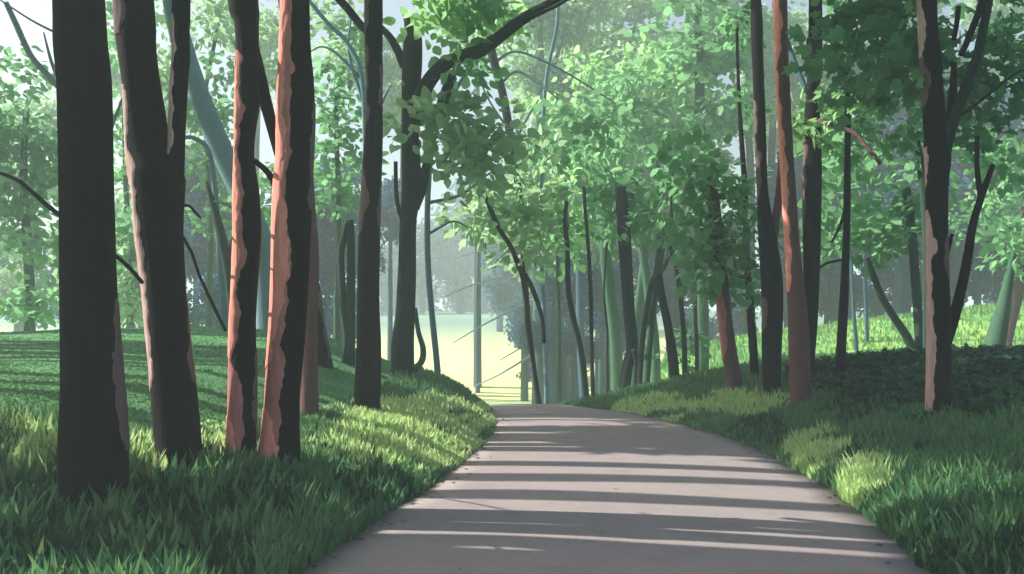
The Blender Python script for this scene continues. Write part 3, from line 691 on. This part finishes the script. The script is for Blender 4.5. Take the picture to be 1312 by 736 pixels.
# ---- light rays in the glow, built as thin pale boughs on an added fir
T = Tree('light_ray_fir', 'slate blue leaning fir whose long boughs slant through the glow beyond the bend', base=(722, 505), Y=56)
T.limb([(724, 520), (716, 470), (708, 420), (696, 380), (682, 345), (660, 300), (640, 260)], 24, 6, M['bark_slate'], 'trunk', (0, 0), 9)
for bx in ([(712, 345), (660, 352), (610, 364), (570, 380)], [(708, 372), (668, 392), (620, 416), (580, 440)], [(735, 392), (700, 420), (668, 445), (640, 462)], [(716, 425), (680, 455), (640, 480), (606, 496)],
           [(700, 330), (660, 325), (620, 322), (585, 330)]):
    T.limb(bx, 4, 1, M['ray_mist'], 'ray_bough', (0, -1.5), 8)  # each bough is a light ray given solid shape
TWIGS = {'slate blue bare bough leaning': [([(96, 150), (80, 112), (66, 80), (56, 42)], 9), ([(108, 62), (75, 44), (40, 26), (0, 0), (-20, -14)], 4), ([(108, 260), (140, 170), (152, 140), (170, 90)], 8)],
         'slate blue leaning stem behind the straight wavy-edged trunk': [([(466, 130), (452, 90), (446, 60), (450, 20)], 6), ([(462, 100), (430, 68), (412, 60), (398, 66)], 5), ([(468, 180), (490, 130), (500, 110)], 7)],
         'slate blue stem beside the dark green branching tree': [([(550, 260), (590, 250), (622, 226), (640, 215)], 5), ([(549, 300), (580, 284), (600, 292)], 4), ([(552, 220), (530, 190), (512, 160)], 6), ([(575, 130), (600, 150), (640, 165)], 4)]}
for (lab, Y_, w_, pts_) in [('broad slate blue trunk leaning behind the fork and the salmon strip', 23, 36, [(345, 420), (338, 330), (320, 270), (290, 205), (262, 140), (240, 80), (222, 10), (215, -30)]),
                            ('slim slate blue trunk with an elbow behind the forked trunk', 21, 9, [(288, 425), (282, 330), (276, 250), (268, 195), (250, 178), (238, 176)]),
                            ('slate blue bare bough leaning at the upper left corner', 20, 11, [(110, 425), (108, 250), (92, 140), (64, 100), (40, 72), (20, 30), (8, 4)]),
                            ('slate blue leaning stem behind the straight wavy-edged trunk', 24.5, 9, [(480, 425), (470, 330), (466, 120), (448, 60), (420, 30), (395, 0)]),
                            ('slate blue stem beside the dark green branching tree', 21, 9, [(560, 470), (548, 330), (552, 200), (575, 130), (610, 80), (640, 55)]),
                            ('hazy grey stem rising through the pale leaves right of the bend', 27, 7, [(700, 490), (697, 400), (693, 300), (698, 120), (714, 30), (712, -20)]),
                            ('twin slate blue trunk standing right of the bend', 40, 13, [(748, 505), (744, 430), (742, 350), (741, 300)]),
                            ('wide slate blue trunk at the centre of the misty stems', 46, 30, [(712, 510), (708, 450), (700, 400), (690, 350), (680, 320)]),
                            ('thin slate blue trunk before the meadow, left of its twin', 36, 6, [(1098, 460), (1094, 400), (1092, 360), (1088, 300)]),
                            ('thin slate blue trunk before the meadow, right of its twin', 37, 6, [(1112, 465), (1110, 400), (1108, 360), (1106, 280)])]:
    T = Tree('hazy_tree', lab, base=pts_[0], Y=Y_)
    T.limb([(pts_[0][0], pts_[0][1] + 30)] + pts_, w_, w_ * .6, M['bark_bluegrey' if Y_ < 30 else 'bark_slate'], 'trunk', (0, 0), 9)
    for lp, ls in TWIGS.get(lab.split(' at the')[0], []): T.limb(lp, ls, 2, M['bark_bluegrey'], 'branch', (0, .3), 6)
# ---- unseen trees added left of the view, placed to throw the bands of shade
def shade_tree(x, y, d, top=17, lean=0.0, low=0):
    z = tz(x, y)
    r = empty('shade_tree', (x, y, z), 'unseen dark tree added left of the view to throw shade', 'tree', 'unseen shade trees added left of the view')
    rr_ = random.Random(int(x * 31 + y * 17)); rg_ = lambda: rr_.uniform(-.13, .13)
    V, f = tube_arrays([(lean * 6, 0, top - z), (.1, rg_(), (top - z) * .7), (-.1, rg_(), (top - z) * .52), (.1, rg_(), (top - z) * .40), (0, rg_(), (top - z) * .30), (0, rg_(), (top - z) * .2), (0, 0, (top - z) * .1), (0, 0, .3), (0, 0, -.3)], [d * .22, d * .42, d * .6, d * .42, d * .56, d * .40, d * .5, d * .5, d * .62], 12, 5, .04, True, int(abs(x * 10)))
    link('trunk', faces_mesh('trunk', V, f, B), r)
    rg = random.Random(int(x * 7 + y * 13))
    c = [(rg.uniform(-1, 1), rg.uniform(-1, 1), top - z + rg.uniform(-1, 1), 1, 1, .6, 16) for _ in range(5)]
    if low:
        for q in ((4.2, 5.4, 6.6) if low == 1 else (.4, 1.6, 2.8)):
            h_ = math.tan(math.radians(SUN_EL)) * (q + (.02 * y * y if low == 1 else 0) - x) + .2
            c.append((rg.uniform(-.2, .2), rg.uniform(-.3, .3), h_, .6, .9, .45, 16))
    link('crown', leaf_mesh('crown', leaf_arrays(c, .3, 5), M['leaf_mid']), r)
slope = math.tan(math.radians(90 - SUN_AZ))
BANDS = [(6.08, .8, -6.2, .46, 0), (5.70, .8, -6.5, .42, 0), (5.35, .8, -6.8, .42, 0), (5.0, .8, -6.2, .5, 1), (4.5, .8, -6.0, .5, 1), (8.1, 1.2, -8.8, .5, 1), (9.2, 1.35, -9.6, .48, 1), (10.15, 1.5, -10.2, .38, 0),
         (11.55, 1.75, -11.0, .3, 0), (12.2, 1.8, -11.6, .4, 1), (12.9, 1.9, -12.4, .6, 2), (13.5, 2, -12.9, .6, 2), (14.1, 2, -13.4, .6, 2), (14.6, 2.1, -13.9, .55, 1),
         (16.8, 2.2, -15, .6, 0), (17.4, 2.2, -15.6, .6, 2), (18.1, 2.2, -16.2, .7, 2), (18.8, 2.2, -16.8, .7, 2), (19.4, 2, -17.4, .6, 2), (20.1, 2, -18, .6, 0)]
for (Yp, Xp, x0, d, low) in BANDS:
    shade_tree(x0, Yp + slope * (Xp - x0), d, math.tan(math.radians(SUN_EL)) * ((6.6 if x0 > -10.5 else 5.6) - x0) + .8, 0, low)

# ------------------------------------------------------------------ grass and ground cover
def to_px(X, Y, Z):
    return CX + X / Y * F, HY - (Z - H) / Y * F

SUNLIT = [(-20, 570, 84, 640), (150, 572, 215, 640), (245, 540, 305, 612), (392, 552, 640, 612), (430, 512, 640, 560), (1008, 560, 1085, 616), (1072, 606, 1150, 660), (790, 508, 905, 545), (880, 505, 1015, 540), (735, 498, 765, 512)]  # zones where sunlight is painted as paler blades
def sunlit_amount(px, py):
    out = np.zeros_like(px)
    for a, b, c, d in SUNLIT:
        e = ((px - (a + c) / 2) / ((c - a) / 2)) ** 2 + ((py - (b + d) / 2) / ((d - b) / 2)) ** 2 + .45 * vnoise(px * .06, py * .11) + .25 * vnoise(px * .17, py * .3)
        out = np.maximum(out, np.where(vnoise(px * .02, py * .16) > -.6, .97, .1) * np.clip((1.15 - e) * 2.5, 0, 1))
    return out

def blades(X, Y, h, w, seed, lean=.35):
    rg = np.random.default_rng(seed); n = len(X)
    Z = terrain(X, Y)
    a = rg.uniform(0, 6.283, n)
    face = rg.normal(0, .7, n)                       # blade width mostly across the view
    side = np.column_stack([np.cos(face), np.sin(face), np.zeros(n)])
    ld = np.column_stack([np.cos(a), np.sin(a), np.zeros(n)]) * (rg.uniform(.05, lean, n) * h)[:, None]
    base = np.column_stack([X, Y, Z - .02])
    up = np.array([0, 0, 1.])
    mid = base + ld * .35 + up * (h * .55)[:, None]
    tip = base + ld * 1.25 + up * h[:, None]
    s0 = side * (w * .5)[:, None]; s1 = side * (w * .42)[:, None]
    V = np.stack([base - s0, base + s0, mid + s1, tip, mid - s1], 1)
    return V

def grass_points(y0, y1, dens, seed, xpad=1.5):
    rg = np.random.default_rng(seed)
    xm = .62 * y1 + xpad
    n = int(2 * xm * (y1 - y0) * dens)
    X = rg.uniform(-xm, xm, n); Y = rg.uniform(y0, y1, n)
    L, R = edges(Y)
    ok = ((X < L + .04 - .03 * rg.uniform(0, 1, n)) | (X > R - .04)) & (np.abs(X) < .62 * Y + xpad)
    return X[ok], Y[ok]

allb, allp, alld = [], [], []
SHADED = [(-60, 640, 120, 800), (120, 690, 260, 800), (170, 640, 420, 690), (240, 690, 330, 800), (430, 610, 530, 665), (396, 540, 520, 556), (560, 556, 620, 600), (900, 548, 1010, 580), (1080, 600, 1110, 650), (1040, 520, 1400, 548), (1090, 575, 1300, 590), (1140, 690, 1500, 800)]  # zones where shade is painted as darker blades
for y0, y1, dens, sd in [(3.2, 6, 1000, 1), (6, 9, 950, 2), (9, 13, 800, 3), (13, 17, 420, 4), (17, 24, 260, 5)]:
    X, Y = grass_points(y0, y1, dens, sd)
    rg = np.random.default_rng(sd + 50)
    ne = int(1400 * (y1 - y0) * (1 if y0 < 13 else .5)); Ye = rg.uniform(y0, y1, ne); Le, Re = edges(Ye); off_ = rg.uniform(-.03, .3, ne)
    X = np.concatenate([X, np.where(rg.uniform(0, 1, ne) < .5, Le - off_, Re + off_)]); Y = np.concatenate([Y, Ye])
    Z = terrain(X, Y); px, py = to_px(X, Y, Z)
    L, R = edges(Y); dl = L - X; dr = X - R
    clump = .65 + .5 * (vnoise(X * 2.3, Y * 2.3) * .5 + .5)
    h = np.where(X < 0, pl(Y, [(3, .36), (6.2, .34), (7, .38), (8.2, .24), (12, .18), (24, .16)]), pl(Y, [(3, .38), (8, .36), (13, .24), (24, .17)]))
    h = h * clump * rg.uniform(.5, 1.25, len(X))
    lawn = (X < 0) & (Y > 7.9) & (dl > 2.0)
    h = np.where(lawn, h * .22, h)
    edge = np.minimum(np.abs(dl), np.abs(dr)); h *= np.clip(.6 + edge * 1.0, .6, 1)
    w = pl(Y, [(3, .055), (7, .050), (12, .045), (24, .05)]) * rg.uniform(.7, 1.3, len(X))
    pa = rg.uniform(0, 1, len(X)) < sunlit_amount(px, py)
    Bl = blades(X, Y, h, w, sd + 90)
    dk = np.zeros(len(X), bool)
    for (a, b, c_, d_) in SHADED: dk |= (px > a) & (px < c_) & (py > b + 14 * np.sin(px * .05)) & (py < d_ + 10 * np.sin(px * .07 + 1))
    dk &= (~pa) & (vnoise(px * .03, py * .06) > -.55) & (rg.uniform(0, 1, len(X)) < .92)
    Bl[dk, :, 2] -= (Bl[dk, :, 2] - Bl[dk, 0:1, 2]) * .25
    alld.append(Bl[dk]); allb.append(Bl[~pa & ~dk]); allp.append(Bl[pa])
for nm, arr, mat in (('grass', allb, 'grass'), ('sunlit_grass', allp, 'grass_sunlit'), ('shaded_grass', alld, 'grass_shaded')):
    A = np.vstack(arr)
    o = link(nm, leaf_mesh(nm, A, M[mat])); tag(o, {'grass': 'mid-green blades of grass covering both banks', 'sunlit_grass': 'pale yellow-green grass tufts along the path edges, painted as sunlit', 'shaded_grass': 'dark green grass patches low in the foreground corners, painted as shaded'}[nm], 'grass', None, 'stuff')
# meadow tufts on the hill at the right
X = rng.uniform(3, 34, 26000); Y = rng.uniform(26, 48, 26000)
ok = X < .64 * Y + 2
X, Y = X[ok], Y[ok]
o = link('meadow_grass', leaf_mesh('meadow_grass', blades(X, Y, rng.uniform(.12, .3, len(X)), np.full(len(X), .07), 77), M['grass_meadow']))
tag(o, 'sunny yellow-green meadow grass on the hill behind the trees', 'meadow grass', None, 'stuff')
# dark ivy mound at the right
n = 26000
X = rng.uniform(3.6, 13, n); Y = rng.uniform(10.5, 19, n)
L, R = edges(Y); px, py = to_px(X, Y, terrain(X, Y))
ok = (py < pl(px, [(1000, 482), (1030, 500), (1100, 520), (1200, 535), (1312, 560), (1500, 580)])) & (px > 1005)
X, Y = X[ok], Y[ok]; n = len(X)
pos = np.column_stack([X, Y, terrain(X, Y) + rng.uniform(.02, .24, n)])
fw = rng.normal(size=(n, 3)); fw[:, 2] = np.abs(fw[:, 2]) * .3
nr = rng.normal(size=(n, 3)) * .6 + np.array([-.2, -.5, 1])
o = link('ivy', leaf_mesh('ivy', oriented(pos, fw, nr, rng.uniform(.08, .18, n), LEAF), M['leaf_ivy']))
tag(o, 'dark ivy-like ground cover over the mound at the right', 'ground cover', None, 'stuff')

# fallen leaves and twigs along the path
n = 700
Y = rng.uniform(4.5, 19, n); L, R = edges(Y); u_ = rng.beta(.45, .45, n); X = L + .03 + (R - L - .06) * u_
keep_ = rng.uniform(0, 1, n) < np.where(np.abs(u_ - .5) > .43, .8, .02); X, Y = X[keep_], Y[keep_]; n = len(X); L, R = edges(Y)
tt = (X - L) / (R - L)
pos = np.column_stack([X, Y, far_profile(Y) + .018 + .03 * (1 - (2 * tt - 1) ** 2)])
fw = rng.normal(size=(n, 3)); fw[:, 2] *= .08
M['leaf_litter'] = leaf_mat('leaf_litter', (.10, .085, .05), .5, .1, (.16, .16, .06))
o = link('leaf_litter', leaf_mesh('leaf_litter', oriented(pos, fw, rng.normal(size=(n, 3)) * .15 + np.array([0, 0, 1.]), rng.uniform(.03, .075, n), LEAF), M['leaf_litter']))
tag(o, 'small fallen leaves scattered along the path edges', 'fallen leaves', None, 'stuff')
# ------------------------------------------------------------------ haze
me = bpy.data.meshes.new('haze')
x0, x1, y0, y1, z0, z1 = -425, 425, -35, 705, -6, 32
me.from_pydata([(x0, y0, z0), (x1, y0, z0), (x1, y1, z0), (x0, y1, z0), (x0, y0, z1), (x1, y0, z1), (x1, y1, z1), (x0, y1, z1)], [],
               [(0, 3, 2, 1), (4, 5, 6, 7), (0, 1, 5, 4), (1, 2, 6, 5), (2, 3, 7, 6), (3, 0, 4, 7)])
m = bpy.data.materials.new('haze'); m.use_nodes = True; nt = m.node_tree
nt.nodes.remove(nt.nodes['Principled BSDF'])
pv = nt.nodes.new('ShaderNodeVolumePrincipled')
pv.inputs['Color'].default_value = (.72, .85, .90, 1); pv.inputs['Density'].default_value = .0043; pv.inputs['Anisotropy'].default_value = 0.1
nt.links.new(pv.outputs[0], nt.nodes['Material Output'].inputs['Volume'])
me.materials.append(m)
hz = link('haze', me); hz['kind'] = 'stuff'; hz['label'] = 'pale mist filling the wood'; hz['category'] = 'haze'

# ------------------------------------------------------------------ light, camera, view
w = bpy.data.worlds.new('World'); SC.world = w; w.use_nodes = True
nt = w.node_tree; bg = nt.nodes['Background']
sky = nt.nodes.new('ShaderNodeTexSky'); sky.sky_type = 'NISHITA'; sky.sun_disc = False
sky.sun_elevation = math.radians(SUN_EL); sky.sun_rotation = math.radians(-SUN_AZ)
sky.air_density = 1.0; sky.dust_density = 6.0; sky.ozone_density = 1.0
nt.links.new(sky.outputs[0], bg.inputs['Color']); bg.inputs['Strength'].default_value = .092
ld = bpy.data.lights.new('sun', 'SUN'); ld.energy = 5.0; ld.angle = math.radians(.5); ld.color = (1, .94, .84)
so = bpy.data.objects.new('sun', ld); COL.objects.link(so)
az, el = math.radians(SUN_AZ), math.radians(SUN_EL)
d = Vector((math.sin(az) * math.cos(el), -math.cos(az) * math.cos(el), -math.sin(el)))
so.rotation_euler = d.to_track_quat('-Z', 'Y').to_euler(); so.location = (-30, 10, 30)

cam = bpy.data.cameras.new('camera'); co = bpy.data.objects.new('camera', cam); COL.objects.link(co)
cam.sensor_width = 36; cam.lens = 36 * F / 1312; cam.shift_y = (HY - 368) / 1312
cam.clip_end = 2000; cam.clip_start = .05
co.location = (0, 0, H); co.rotation_euler = (math.radians(90), 0, 0)
SC.camera = co
vs = SC.view_settings; vs.view_transform = 'Standard'; vs.look = 'None'; vs.gamma = 1; vs.use_curve_mapping = False
vs.exposure = 1.22
cy = SC.cycles
cy.max_bounces = 6; cy.diffuse_bounces = 3; cy.transmission_bounces = 4; cy.volume_bounces = 2; cy.transparent_max_bounces = 8
cy.use_denoising = True
